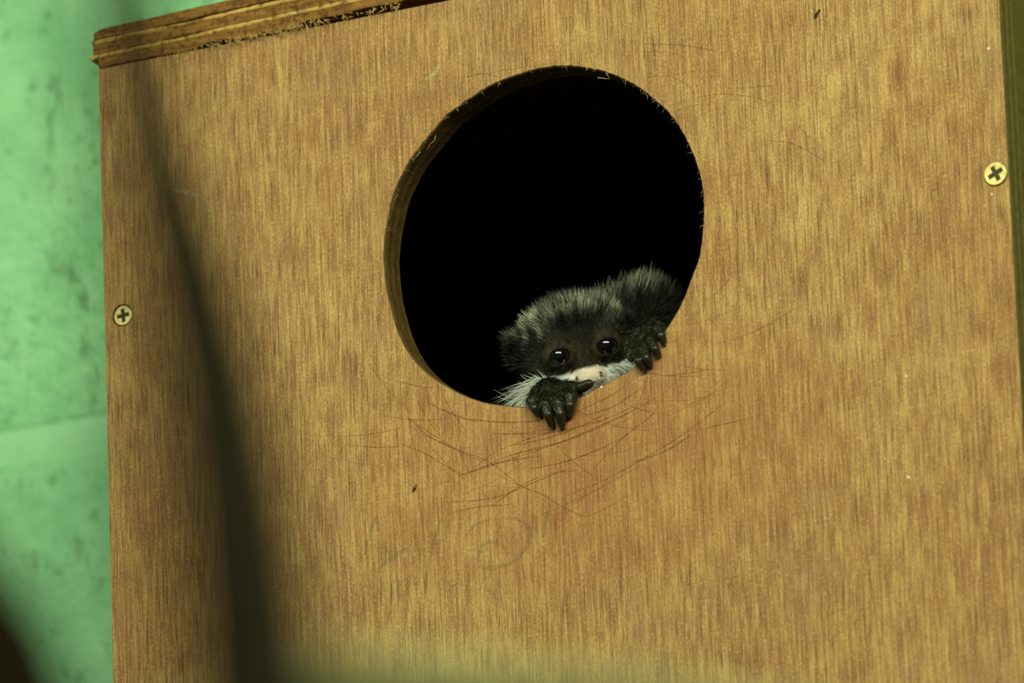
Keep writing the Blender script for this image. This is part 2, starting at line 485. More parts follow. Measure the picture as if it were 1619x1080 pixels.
A = lambda pts, ox, oy, s: [(ox+x/s, oy+y/s) for x, y in pts]
sc_low = [[(380,115),(520,128),(690,125)], [(480,175),(640,180),(770,165),(950,120),(1130,40)], [(380,350),(480,265),(620,205),(740,172)],
          [(400,340),(560,270),(800,205),(1000,120),(1190,20)], [(440,320),(640,260),(820,195),(1080,80)], [(100,90),(200,180),(330,250),(450,300)],
          [(90,220),(200,265),(300,325),(380,360)], [(120,110),(240,190),(350,255)], [(290,520),(420,490),(560,480)],
          [(280,470),(470,455),(600,410),(760,345),(850,335)], [(480,340),(600,400),(700,440),(800,500),(900,525),(1080,430)],
          [(800,440),(950,380),(1080,310),(1280,190),(1480,40)], [(1340,165),(1480,135),(1600,105)], [(900,340),(1040,195),(1160,100),(1190,50)],
          [(500,470),(640,380),(800,330)], [(700,520),(900,430),(1100,320)], [(190,180),(330,245),(470,300),(600,400)], [(780,300),(950,240),(1100,150)],
          [(640,330),(820,290),(960,230)], [(560,230),(700,200),(850,150),(960,95)], [(850,80),(980,20),(1050,-30)], [(880,100),(1000,60),(1120,-20)],
          [(330,360),(520,300),(700,270)], [(860,400),(880,440),(820,480)], [(1100,300),(1240,240),(1330,180)], [(200,40),(300,90),(420,130)]]
sc_tr = [[(0,250),(200,240),(430,205)], [(250,245),(350,300),(400,360)], [(210,440),(400,380),(600,355),(800,385),(900,430)], [(1030,540),(1150,660)],
         [(850,650),(1000,665),(1150,740),(1240,800)], [(50,85),(250,95),(330,130)], [(50,40),(300,45),(600,95)], [(240,480),(330,440),(430,420)], [(600,320),(760,310),(900,300)]]
sc_tl = [[(550,170),(700,135),(900,105),(1080,80)], [(100,780),(200,680)], [(20,660),(120,540)], [(600,250),(520,310),(420,400),(370,470)], [(560,165),(660,140),(760,160)]]
polys = [A(p, 600, 620, 2.698) for p in sc_low] + [A(p, 1000, 60, 4.0) for p in sc_tr] + [A(p, 590, 80, 3.857) for p in sc_tl]
widths = [random.uniform(0.00035, 0.0007) for _ in sc_low] + [random.uniform(0.00025, 0.0004) for _ in sc_tr+sc_tl]
for _ in range(45):       # finer claw marks fanning out under and beside the hole
    a = random.uniform(-2.55, -0.25); r = 0.0685+abs(random.gauss(0, 0.017)); da = random.uniform(0.1, 0.38); dr = random.uniform(-0.012, 0.014)
    sl = []
    for q in np.linspace(0, 1, 4):
        aa = a+da*(q-0.5); rr = r+dr*(q-0.5)*2
        x, z = rr*math.cos(aa), rr*math.sin(aa)
        v = np.array([x, 0, z])-CP; k = v@CF
        sl.append((W/2+v@CR/k*FPX, H/2-v@CU/k*FPX))
    polys.append(sl); widths.append(random.uniform(0.00018, 0.00042))
tag(ribbons('scratches', polys, widths, M_SCRATCH, 0.00004, panel), 'dark claw scratches around the hole', kind='stuff')
pen = [[(1010,110),(1060,60),(1180,45),(1240,80),(1240,130),(1180,205),(1070,225),(1065,150),(1110,130),(1150,150),(1160,180)], [(690,230),(740,190),(800,150)],
       [(640,180),(655,110),(685,30)], [(860,330),(875,200),(920,40)], [(920,260),(960,290),(1020,270)], [(1290,120),(1300,60),(1310,20)]]
tag(ribbons('pencil_marks', [A(p, 300, 800, 2.313) for p in pen], [0.0016, 0.0018, 0.0013, 0.0014, 0.001, 0.0016], M_PENCIL, 0.00003, panel), 'faint grey-green pencil loops below the hole', kind='stuff')
for pl, w in [([(270, 300), (290, 304), (310, 309)], 0.0016), ([(673, 126), (685, 118), (697, 101)], 0.0016)]:
    ribbons('pale_scuff', [pl], [w], M_SCUFF, 0.00005, panel)
for pl, w in [([(1288, 30), (1292, 22), (1297, 15)], 0.0014), ([(652, 779), (656, 772), (659, 766)], 0.0012)]:
    ribbons('dark_chip', [pl], [w], M_CHIP_SHADE, 0.00008, panel)

def dome(name, px, py, r, mat):
    bm = bmesh.new(); bmesh.ops.create_icosphere(bm, subdivisions=2, radius=1)
    c = P(px, py)
    for v in bm.verts:
        k = 1+0.2*math.sin(5*v.co.x+3*v.co.z)
        v.co = Vector((c[0]+v.co.x*r*k, v.co.y*r*0.35, c[2]+v.co.z*r*k))
    return bm_obj(name, bm, mat, True, panel)
for px, py, r in [(1433, 595, .0006), (1436, 755, .0007), (1563, 77, .0007), (1568, 307, .0005), (1283, 18, .0003), (951, 612, .0005)]:
    dome('paint_speck', px, py, r, M_SPECK)

# ------------------------------------------------------------------ screws
def screw(px, py, rot, R, dark):
    c = P(px, py)
    N = 96; ang = np.linspace(0, 2*np.pi, N, endpoint=False)
    hw, ln = 0.19*R, 0.66*R
    def cross_r(a):
        best = 0.0
        for q in range(4):
            d = a-q*math.pi/2; cx, sx = math.cos(d), math.sin(d)
            if cx > 0:
                k = min(ln/cx, hw/abs(sx) if abs(sx) > 1e-9 else 1e9)
                best = max(best, k)
        d4 = (a-math.pi/4) % (math.pi/2); d4 = min(d4, math.pi/2-d4)
        return max(best, 0.34*R*max(0, 1-d4/0.12))
    rc = np.array([cross_r(a-rot) for a in ang])
    rings = [(np.full(N, R), 0.0003), (np.full(N, R), -0.0003), (np.full(N, R*0.93), -0.00058), (np.maximum(rc*1.03, R*0.62), -0.00052), (rc*1.02, -0.00046), (rc*0.99, -0.00035)]
    V = [(c[0]+r[i]*math.cos(ang[i]), y, c[2]+r[i]*math.sin(ang[i])) for r, y in rings for i in range(N)]
    F = [(k*N+i, k*N+(i+1) % N, (k+1)*N+(i+1) % N, (k+1)*N+i) for k in range(len(rings)-1) for i in range(N)]
    o = mesh_obj('screw', V, F, M_BRASS, False, nest)
    rr = [(rc*0.99, -0.00035), (rc*0.94, -0.00018), (rc*0.35, -0.00010)]
    V = [(c[0]+r[i]*math.cos(ang[i]), y, c[2]+r[i]*math.sin(ang[i])) for r, y in rr for i in range(N)]
    F = [(k*N+i, k*N+(i+1) % N, (k+1)*N+(i+1) % N, (k+1)*N+i) for k in range(2) for i in range(N)]
    F.append(tuple(2*N+i for i in range(N)))
    mesh_obj('cross_recess', V, F, M_RECESS, False, o)
    # dark ring painting the recess shadow around the head
    dx, dz, k = dark
    V = [(c[0]+dx*s+R*s*k*math.cos(a), -0.00006, c[2]+dz*s+R*s*k*math.sin(a)) for s in (1.0, 0.8) for a in ang]
    F = [(i, (i+1) % N, N+(i+1) % N, N+i) for i in range(N)]
    mesh_obj('countersink_shade', V, F, M_CHIP_SHADE, False, o)
    return o
tag(screw(196, 499.5, 0.08, 0.00375, (-0.0004, 0.0004, 1.12)), 'brass cross-head screw at the left panel edge')
tag(screw(1574.5, 275, 0.42, 0.0043, (0.0, -0.0001, 1.05)), 'brass cross-head screw at the right panel edge')

# ------------------------------------------------------------------ the tamarin
HR = math.radians(12.4); HY = math.radians(9.0)
HX = math.cos(HR)*CR + math.sin(HR)*CU
HU = -math.sin(HR)*CR + math.cos(HR)*CU
HZ = -CF
HX, HZ = math.cos(HY)*HX-math.sin(HY)*HZ, math.cos(HY)*HZ+math.sin(HY)*HX
HO = P(923, 555, 0.030)
HM = np.stack([HX, HU, HZ])                         # rows: head axes
def to_head(p): return (HM@(np.asarray(p)-HO))*1000.0        # millimetres
def to_world(q): return HO+(np.asarray(q)/1000.0)@HM

class Sdf:
    def __init__(s, lo, hi, h):
        s.lo = np.array(lo, float); s.h = h
        s.n = np.ceil((np.array(hi)-s.lo)/h).astype(int)+1
        s.d = np.full(s.n, 50.0, np.float32)
    def sub(s, lo, hi):
        a = np.clip(np.floor((np.array(lo)-s.lo)/s.h).astype(int), 0, s.n); b = np.clip(np.ceil((np.array(hi)-s.lo)/s.h).astype(int)+1, 0, s.n)
        if (b <= a).any(): return None, None
        g = np.meshgrid(*[(np.arange(a[i], b[i])*s.h+s.lo[i]).astype(np.float32) for i in range(3)], indexing='ij')
        return tuple(slice(a[i], b[i]) for i in range(3)), g
    def put(s, sl, e, k, cut=False):
        d = s.d[sl]
        if cut:
            e = -e; hh = np.clip(0.5-0.5*(e-d)*-1/k*-1, 0, 1)
            hh = np.clip(0.5+0.5*(e-d)/k, 0, 1); s.d[sl] = d*(1-hh)+e*hh+k*hh*(1-hh)
        else:
            hh = np.clip(0.5+0.5*(d-e)/k, 0, 1); s.d[sl] = d*(1-hh)+e*hh-k*hh*(1-hh)
    def ell(s, c, r, k=2.0, cut=False):
        c, r = np.array(c, float), np.array(r, float); m = 3*k+2
        sl, g = s.sub(c-r-m, c+r+m)
        if sl is None: return
        q = [(g[i]-c[i]) for i in range(3)]
        k0 = np.sqrt(sum((q[i]/r[i])**2 for i in range(3))); k1 = np.sqrt(sum((q[i]/r[i]**2)**2 for i in range(3)))+1e-6
        s.put(sl, k0*(k0-1)/k1, k, cut)
    def cap(s, a, b, ra, rb, k=2.0):
        a, b = np.array(a, float), np.array(b, float); m = 3*k+2+max(ra, rb)
        sl, g = s.sub(np.minimum(a, b)-m, np.maximum(a, b)+m)
        if sl is None: return
        ab = b-a; L = ab@ab+1e-9
        t = np.clip(sum((g[i]-a[i])*ab[i] for i in range(3))/L, 0, 1)
        d = np.sqrt(sum((g[i]-a[i]-t*ab[i])**2 for i in range(3)))-(ra+(rb-ra)*t)
        s.put(sl, d, k)
    def mesh(s):
        d = s.d; ins = d < 0
        n = s.n-1
        cnt = np.zeros(n, np.int8)
        for i in (0, 1):
            for j in (0, 1):
                for k in (0, 1):
                    cnt += ins[i:i+n[0], j:j+n[1], k:k+n[2]]
        act = np.argwhere((cnt > 0) & (cnt < 8))
        idx = np.full(n, -1, np.int64); idx[tuple(act.T)] = np.arange(len(act))
        acc = np.zeros((len(act), 3)); w = np.zeros(len(act))
        corner = [(i, j, k) for i in (0, 1) for j in (0, 1) for k in (0, 1)]
        val = {c: d[act[:, 0]+c[0], act[:, 1]+c[1], act[:, 2]+c[2]] for c in corner}
        for c in corner:
            for ax in range(3):
                if c[ax] == 0:
                    e = list(c); e[ax] = 1; e = tuple(e)
                    m = (val[c] < 0) != (val[e] < 0)
                    t = np.where(m, val[c]/np.where(m, val[c]-val[e], 1), 0)
                    p = np.tile(np.array(c, float), (len(act), 1)); p[:, ax] = t
                    acc += p*m[:, None]; w += m
        V = (act+acc/w[:, None])*s.h+s.lo
        Q = []
        for ax in range(3):
            a1, a2 = (ax+1) % 3, (ax+2) % 3
            A_ = np.moveaxis(ins, ax, 0); ch = A_[:-1] != A_[1:]
            ch = np.moveaxis(ch, 0, ax)
            e = np.argwhere(ch)
            e = e[(e[:, a1] > 0) & (e[:, a2] > 0) & (e[:, a1] < n[a1]) & (e[:, a2] < n[a2])]
            def ix(o1, o2):
                q = e.copy(); q[:, a1] -= o1; q[:, a2] -= o2; return idx[tuple(q.T)]
            f = np.stack([ix(0, 0), ix(1, 0), ix(1, 1), ix(0, 1)], 1)
            flip = ~ins[tuple(e.T)]
            f[flip] = f[flip][:, ::-1]
            Q.append(f[:, ::-1] if False else f)
        return V, np.concatenate(Q)

def hd(px, py, y): return to_head(P(px, py, y))

# hand skeletons: pixels on planes y = const (the panel face is y = 0, its back y = 12 mm)
LEFT = dict(wrist=(866, 631, .0215), palm=(868, 617, .0085),
    fingers=[[(848, 621, .004), (842, 635, -.0018), (846, 646, -.0030), (851, 654, -.0018)],
             [(861, 619, .002), (862, 640, -.0040), (867, 656, -.0042), (872, 671, -.0018)],
             [(880, 618, .002), (882, 639, -.0040), (886, 655, -.0042), (888, 671, -.0018)],
             [(895, 615, .003), (901, 628, -.0024), (902, 641, -.0034), (900, 654, -.0018)],
             [(898, 614, .007), (910, 615, .0035), (921, 612, .0015), (931, 607, .0005)]],
    rad=[2.0, 2.0, 2.0, 2.0, 2.3])
RIGHT = dict(wrist=(1024, 535, .0225), palm=(1016, 535, .0095),
    fingers=[[(1004, 546, .0060), (1004, 558, .0010), (1009, 571, -.0034), (1016, 582, -.0018)],
             [(1013, 541, .0045), (1017, 553, -.0008), (1022, 566, -.0036), (1027, 575, -.0018)],
             [(1024, 530, .0040), (1029, 539, -.0012), (1036, 552, -.0034), (1040, 559, -.0018)],
             [(1031, 516, .0055), (1040, 521, -.0006), (1046, 531, -.0026), (1048, 539, -.0016)],
             [(1003, 535, .0110), (997, 548, .0085), (995, 559, .0060), (997, 567, .0040)]],
    rad=[1.8, 1.8, 1.8, 1.8, 1.7])

S = Sdf((-48, -64, -84), (66, 36, 68), 0.5)
S.ell((0, 3.5, -20), (18.5, 17, 19), 2)                       # cranium
S.ell((0, 8, -10), (14, 9.5, 9), 4)                           # forehead
S.ell((-10, -5, -13), (9, 9, 10), 4); S.ell((10, -5, -13), (9, 9, 10), 4)       # cheeks
S.cap((0, 7, -4.0), (0, -6, 0.5), 3.6, 3.6, 3)                # bridge of the nose
S.ell((-8.8, 5.5, -4), (6.0, 3.0, 3.6), 2.5); S.ell((8.8, 5.5, -4), (6.0, 3.0, 3.6), 2.5)   # brows
S.ell((0, -11.5, -2), (9.5, 6.0, 7.5), 3)                     # muzzle
S.ell((0, -9.6, 3.6), (4.6, 3.4, 3.6), 2)                     # nose
S.ell((-2.2, -10.0, 5.2), (2.0, 1.8, 1.8), 1.2); S.ell((2.2, -10.0, 5.2), (2.0, 1.8, 1.8), 1.2)
S.ell((0, -18, -4), (7.5, 4.5, 7), 3)                         # chin
for sx in (-1, 1):
    S.ell((sx*8.8, 0, -4.0), (6.3, 5.4, 5.6), 1.8)            # lids
    S.ell((3.2 if sx > 0 else -5.0, -9.6, 5.6 if sx > 0 else 2.8), (0.6, 1.15, 1.6), 0.4, True)   # nostrils
    S.ell((sx*8.8, -0.3, 1.6), (4.1, 2.75, 4.6), 0.7, True)    # lid opening
    S.ell((sx*8.8, 0, -3.6), (4.75, 4.75, 4.75), 0.3, True)   # socket
    S.ell((sx*19.6, 5, -25), (3.6, 6.0, 2.4), 2.5)            # ears
    S.ell((sx*20.6, 5, -23), (2.4, 4.4, 1.8), 0.8, True)
S.cap((0, -6, -26), (4, -34, -48), 15, 22, 6)                 # neck
S.cap((4, -36, -50), (14, -8, -54), 20, 18, 8)                # shoulders and hunched back
S.cap((12, 0, -46), (31, 5.5, -46), 14.5, 13.5, 8)
for hand, elbow, shoulder in ((LEFT, (-20, -50, -36), (-8, -34, -46)), (RIGHT, (36, -34, -34), (20, -26, -46))):
    w = hd(*hand['wrist']); p = hd(*hand['palm'])
    S.cap(shoulder, elbow, 8, 6, 4); S.cap(elbow, w, 6, 4.0, 3); S.cap(w, p, 4.0, 4.2, 2)
    for f in hand['fingers'][:4]:
        S.cap(p, hd(*f[0]), 3.4, 2.4, 1.6)
    for f, r in zip(hand['fingers'], hand['rad']):
        q = [hd(*x) for x in f]
        for i in range(3):
            S.cap(q[i], q[i+1], r*(1.06-0.09*i), r*(1.0-0.09*(i+1)), 0.35)
        S.ell(q[1], (r*1.12,)*3, 0.4)                         # knuckle
    S.cap(p, hd(*hand['fingers'][4][0]), 3.2, 2.2, 1.4)
BV, BQ = S.mesh()
for _ in range(2):                                            # light smoothing
    acc = np.zeros_like(BV); cn = np.zeros(len(BV))
    for a, b in ((0, 1), (1, 2), (2, 3), (3, 0)):
        np.add.at(acc, BQ[:, a], BV[BQ[:, b]]); np.add.at(acc, BQ[:, b], BV[BQ[:, a]])
        np.add.at(cn, BQ[:, a], 1); np.add.at(cn, BQ[:, b], 1)
    BV = 0.6*BV+0.4*acc/np.maximum(cn, 1)[:, None]
fn = np.cross(BV[BQ[:, 2]]-BV[BQ[:, 0]], BV[BQ[:, 3]]-BV[BQ[:, 1]])
VN = np.zeros_like(BV)
for a in range(4): np.add.at(VN, BQ[:, a], fn)
VN /= np.linalg.norm(VN, axis=1)[:, None]+1e-9
if (VN*(BV-np.array([0, 3, -20])))[np.linalg.norm(BV-np.array([0, 3, -20]), axis=1) < 24].sum() < 0:
    BQ = BQ[:, ::-1]; VN = -VN; fn = -fn

def vnoise(p, s, seed):
    r = np.random.RandomState(seed); out = np.zeros(len(p))
    for _ in range(7):
        k = r.normal(0, 1, 3)/s; out += np.sin(p@k*2.2+r.uniform(0, 6.3))
    return out/2.6

hand_pts = np.array([hd(*x) for h_ in (LEFT, RIGHT) for f in h_['fingers'] for x in f] + [hd(*LEFT['palm']), hd(*RIGHT['palm']), hd(*LEFT['wrist']), hd(*RIGHT['wrist'])])
def hand_dist(p):
    d = np.full(len(p), 1e9)
    for q in hand_pts: d = np.minimum(d, ((p-q)**2).sum(1))
    return np.sqrt(d)
def eye_dist(p):
    return np.minimum(np.hypot((p[:, 0]-8.8)/1.15, p[:, 1]), np.hypot((p[:, 0]+8.8)/1.15, p[:, 1]))
def sstep(a, b, x):
    t = np.clip((x-a)/(b-a), 0, 1); return t*t*(3-2*t)
def white_mask(p):
    return sstep(0.8, -0.8, p[:, 1]+6.6+0.0009*p[:, 0]**2*np.sign(0-p[:, 0]).clip(0, 1)+0.7*vnoise(p, 2.0, 5))*sstep(-14, -9, p[:, 2])*sstep(9.5, 8.0, p[:, 2])*sstep(-21.5, -19.5, p[:, 1])
BLACK = np.array([0.006, 0.0068, 0.0036]); SKIN = np.array([0.020, 0.020, 0.011]); WHITE = np.array([0.74, 0.80, 0.68]); PINK = np.array([0.72, 0.62, 0.47])
hdst = hand_dist(BV)
colv = np.tile(BLACK, (len(BV), 1))
wm = white_mask(BV)[:, None]*(hdst > 3.4)[:, None]
colv = colv*(1-wm)+WHITE*wm
bare = sstep(7.0, 5.0, np.abs(BV[:, 0]))*sstep(-5.2, -6.8, BV[:, 1])*sstep(-17.5, -15.5, BV[:, 1])*sstep(-2, 1, BV[:, 2])*(hdst > 3.4)
colv = colv*(1-bare[:, None])+PINK*bare[:, None]
nos = np.minimum(np.linalg.norm((BV-np.array([3.2, -9.6, 5.4]))/np.array([1.1, 1.6, 2.0]), axis=1), np.linalg.norm((BV-np.array([-5.0, -9.6, 2.6]))/np.array([0.7, 1.3, 1.4]), axis=1))
k = sstep(1.0, 0.6, nos)[:, None]; colv = colv*(1-k)+np.array([0.20, 0.07, 0.05])*k
lid_k = (sstep(8.2, 5.6, eye_dist(BV))*(BV[:, 2] > -8))[:, None]
colv = colv*(1-lid_k)+np.array([0.034, 0.030, 0.012])*(0.7+0.3*vnoise(BV, 2, 3)[:, None])*lid_k
k = sstep(4.4, 3.0, hdst)[:, None]; colv = colv*(1-k)+SKIN*k

def set_tint(o, cols):
    at = o.data.color_attributes.new('tint', 'FLOAT_COLOR', 'POINT')
    at.data.foreach_set('color', np.c_[np.clip(cols, 0, 1), np.ones(len(cols))].astype(np.float32).ravel())

M_SKIN = attr_material('tamarin_skin', 0.65, 0.15, 500)
M_PALM = attr_material('tamarin_hand_skin', 0.34, 0.45, 500)
M_FUR = attr_material('tamarin_fur', 0.5, 0.2)
BASE = to_world((6, -62, -52))                                  # underside of the body
BWL = Vector((BASE[0], BASE[1], BASE[2]+Z0))
VW = to_world(BV)
tam = mesh_obj('tamarin', VW-BASE, BQ, M_SKIN, True, None, BWL)
set_tint(tam, colv)
tam.data.materials.append(M_PALM)
tam.data.polygons.foreach_set('material_index', (hdst[BQ].mean(1) < 4.2).astype(np.int32))
tag(tam, 'small black monkey with a white muzzle peering over the rim of the round hole', 'monkey')

# eyes
def eye(sx):
    bm = bmesh.new(); bmesh.ops.create_uvsphere(bm, u_segments=48, v_segments=40, radius=1.0)
    c = to_world((sx*8.8, 0.0, -3.6)); gaze = -CF+0.06*CU+0.05*CR; gaze = gaze/np.linalg.norm(gaze)
    q = Vector((0, 0, 1)).rotation_difference(Vector(gaze))
    cols = []
    for v in bm.verts:
        a = math.acos(max(-1, min(1, v.co.z)))
        if a < 0.62: cc = (0.004, 0.005, 0.007)
        elif a < 0.72: cc = (0.014, 0.010, 0.006)
        elif a < 0.98: cc = (0.026, 0.016, 0.007)
        else: cc = (0.018, 0.014, 0.010)
        cols.append(cc)
        s = 4.7*(1+0.05*math.exp(-(a/0.55)**2))
        v.co = (q@v.co)*(s/1000)+Vector(c-BASE)
    o = bm_obj('eye', bm, M_EYE, True, tam, BWL)
    set_tint(o, np.array(cols))
    return o
M_EYE = attr_material('wet_dark_eye', 0.04, 0.7)
tag(eye(-1), 'glossy dark eye'); tag(eye(1), 'glossy dark eye')

# claws
M_CLAW = flat_material('dark_claw', lin(34, 28, 18), 0.25, 0.5, 0, 1500, lin(54, 46, 30))
def claw(f):
    a, b = P(*f[2]), P(*f[3]); d = b-a; d /= np.linalg.norm(d)
    down = np.array([0, 1.0, 0])
    out = np.array([0, -1.0, 0]); s = np.cross(d, out); s /= np.linalg.norm(s); out = np.cross(s, d)
    V, F = [], []; n = 7
    for i in range(n):
        t = i/(n-1)
        c = b-d*0.0012+out*0.0007*(1-t)+d*0.0042*t-out*0.0009*t*t
        r = 0.00105*(1-t)**0.7+0.00008
        for k in range(8):
            g = 2*math.pi*k/8; V.append(c+r*(0.8*math.cos(g)*s+1.0*math.sin(g)*out)-BASE)
    for i in range(n-1):
        for k in range(8): F.append((i*8+k, i*8+(k+1) % 8, (i+1)*8+(k+1) % 8, (i+1)*8+k))
    F.append(tuple(range(8))); F.append(tuple((n-1)*8+k for k in range(8)))
    return mesh_obj('claw', V, F, M_CLAW, True, tam, BWL)
for h_ in (LEFT, RIGHT):
    for f in h_['fingers']: claw(f)

# fur: short tapering blades grown on the body, in head millimetres
area = np.linalg.norm(fn, axis=1)/2
cen = BV[BQ].mean(1)
def sample(n, weight):
    w = area*weight; w = w/w.sum()
    f = rng.choice(len(BQ), n, p=w)
    ab = rng.uniform(0, 1, (n, 2)); q = BV[BQ[f]]; a_, b_ = ab[:, :1], ab[:, 1:]
    p = q[:, 0]*(1-a_)*(1-b_)+q[:, 1]*a_*(1-b_)+q[:, 2]*a_*b_+q[:, 3]*(1-a_)*b_
    nn = VN[BQ[f]].mean(1); nn /= np.linalg.norm(nn, axis=1)[:, None]+1e-9
    return p, nn

def grow(name, p, nn, flow, lift, length, width, root, tip, curl=0.25, seg=4, gravity=0.0, label=None):
    n = len(p)
    t = flow-nn*(flow*nn).sum(1)[:, None]; t /= np.linalg.norm(t, axis=1)[:, None]+1e-6
    t = t+rng.normal(0, 0.22, (n, 3)); 
    d = t+nn*lift[:, None]; d /= np.linalg.norm(d, axis=1)[:, None]+1e-9
    side = np.cross(d, nn+rng.normal(0, 0.5, (n, 3))); side /= np.linalg.norm(side, axis=1)[:, None]+1e-9
    bend = t*curl+rng.normal(0, 0.12, (n, 3))+np.array([0, -gravity, 0])
    V = np.zeros((n, seg*2+1, 3)); C = np.zeros((n, seg*2+1, 3))
    for i in range(seg+1):
        s = i/seg
        c = p-nn*0.15+d*(length*s)[:, None]+bend*(length*s*s)[:, None]*0.6
        cc = root*(1-s**0.8)+tip*s**0.8
        wd = (width*(1-s)**0.6)[:, None]*0.5
        if i < seg:
            V[:, i*2], V[:, i*2+1] = c-side*wd, c+side*wd; C[:, i*2] = C[:, i*2+1] = cc
        else:
            V[:, seg*2] = c; C[:, seg*2] = cc
    b = (np.arange(n)*(seg*2+1))[:, None]
    F = []
    for i in range(seg-1):
        F.append(np.c_[b+i*2, b+i*2+1, b+i*2+3]); F.append(np.c_[b+i*2, b+i*2+3, b+i*2+2])
    F.append(np.c_[b+seg*2-2, b+seg*2-1, b+seg*2])
    F = np.concatenate(F).astype(np.int32)
    me = bpy.data.meshes.new(name)
    vw = to_world(V.reshape(-1, 3))-BASE
    me.vertices.add(len(vw)); me.vertices.foreach_set('co', vw.astype(np.float32).ravel())
    me.loops.add(F.size); me.loops.foreach_set('vertex_index', F.ravel())
    me.polygons.add(len(F)); me.polygons.foreach_set('loop_start', np.arange(0, F.size, 3, dtype=np.int32))
    me.update(calc_edges=True); me.shade_smooth()
    me.materials.append(M_FUR)
    o = bpy.data.objects.new(name, me); COL.objects.link(o); place(o, tam, BWL)
    set_tint(o, C.reshape(-1, 3))
    tag(o, label, kind='stuff')
    return o

cd = hand_dist(cen)
wmf = white_mask(cen)
baref = sstep(7.0, 5.0, np.abs(cen[:, 0]))*sstep(-5.2, -6.8, cen[:, 1])*sstep(-2, 1, cen[:, 2])
front = (cen[:, 2] > -78) & (cen[:, 1] > -26)
wt = front*(cd > 4.5)*(wmf < 0.5)*(1-0.9*baref)*sstep(4.6, 6.5, eye_dist(cen)+100*(cen[:, 2] < -9))
wt = wt*np.where(cen[:, 2] > -40, 1.0, 0.6)
p, nn = sample(64000, wt*(1+0.8*(cen[:, 2] > -14)))
flow = p-np.array([0, -9, 8.0]); flow[:, 1] += 4
hump = (p[:, 2] < -36)
flow[hump] = np.array([0.3, 0.5, -0.2])
face = sstep(11, 6, p[:, 1])*sstep(-16, -8, p[:, 2])
rim = 15.0-0.016*p[:, 0]**2
brow = np.exp(-((p[:, 1]-rim)/2.5)**2)*sstep(-26, -16, p[:, 2])*sstep(22, 15, np.abs(p[:, 0]))
temple = np.exp(-((p[:, 0]+15)/4.5)**2-((p[:, 1]-13)/5.5)**2)
right_top = hump*sstep(9, 17, p[:, 1])
length = 4.4*(1-face)+1.5*face+0.5*brow+2.6*hump
lift = 0.55*(1-face)+0.22*face+0.55*brow+0.35*hump
pale = np.clip(0.95*brow+0.75*temple+0.65*right_top+0.07*rng.uniform(0, 1, len(p))*(1-face), 0, 1)*np.clip(0.62+0.62*vnoise(p, 2.6, 11), 0.06, 1.2)
pale = pale*(rng.uniform(0, 1, len(p)) < 0.66)
TIPP = np.array([0.78, 0.82, 0.56])
tint = rng.normal(1, 0.12, (len(p), 1))
tip = (BLACK*1.5)*(1-pale[:, None])+TIPP*pale[:, None]
olive = (sstep(10.5, 6.5, eye_dist(p))*face)[:, None]
tip = tip*(1-0.5*olive)+np.array([0.075, 0.066, 0.026])*0.5*olive
root = BLACK*(1-0.3*pale[:, None])+TIPP*0.3*pale[:, None]
grow('fur', p, nn, flow, lift, length*rng.uniform(0.6, 1.25, len(p)), np.full(len(p), 0.22), root*tint, tip*tint, label='black fur with pale frosted brow')

# ear and hand hair
ear_w = (np.abs(cen[:, 0]) > 19)*(cen[:, 2] > -32)*(cen[:, 2] < -16)*(cen[:, 1] > -6)*(cd > 5)
p, nn = sample(900, ear_w.astype(float))
flow = np.c_[np.sign(p[:, 0])*1.0, np.full(len(p), 0.7), np.full(len(p), -0.2)]
pl = rng.uniform(0, 1, (len(p), 1))**2.5
grow('ear_hair', p, nn, flow, np.full(len(p), 0.9), rng.uniform(1.2, 3.4, len(p)), np.full(len(p), 0.18), np.tile(BLACK, (len(p), 1)), BLACK*(1-pl)+np.array([0.30, 0.34, 0.24])*pl, label='wispy dark ear hair')
hw_ = (cd < 5.5)*1.0
tipd = np.full(len(cen), 1e9)
for h_ in (LEFT, RIGHT):
    for f in h_['fingers']:
        for q in f[2:]: tipd = np.minimum(tipd, np.linalg.norm(cen-hd(*q), axis=1))
hw_ *= sstep(2.2, 4.5, tipd)
p, nn = sample(9000, hw_)
flow = np.tile(np.array([0.1, -1.0, 0.5]), (len(p), 1))
pl = (rng.uniform(0, 1, (len(p), 1))**3)
grow('hand_hair', p, nn, flow, np.full(len(p), 0.4), rng.uniform(1.3, 3.4, len(p)), np.full(len(p), 0.18), np.tile(BLACK, (len(p), 1)), BLACK*1.3*(1-pl)+np.array([0.30, 0.33, 0.17])*pl, label='short dark hair on the hands')

# white moustache and muzzle hair
mw = (wmf > 0.75)*((cen[:, 0] > -5) | (cen[:, 1] < -8.5))*(cd > 3.0)*(1-0.85*baref)*(cen[:, 1] > -22)*(cen[:, 2] > -16)
p, nn = sample(9000, mw)
flow = np.c_[np.sign(p[:, 0]-0.5)*1.0, -0.25-0.02*np.abs(p[:, 0]), np.full(len(p), -0.45)]
far = sstep(4, 11, np.abs(p[:, 0]))
ln_ = (1.6+3.4*far+5.0*sstep(-6, -13, p[:, 0]))*rng.uniform(0.5, 1.2, len(p))
tn = rng.normal(1, 0.08, (len(p), 1))
grow('moustache', p, nn, flow, 0.25+0.2*far, ln_, np.full(len(p), 0.2), WHITE*0.8*tn, WHITE*tn, gravity=0.3, label='white moustache hair on the muzzle')
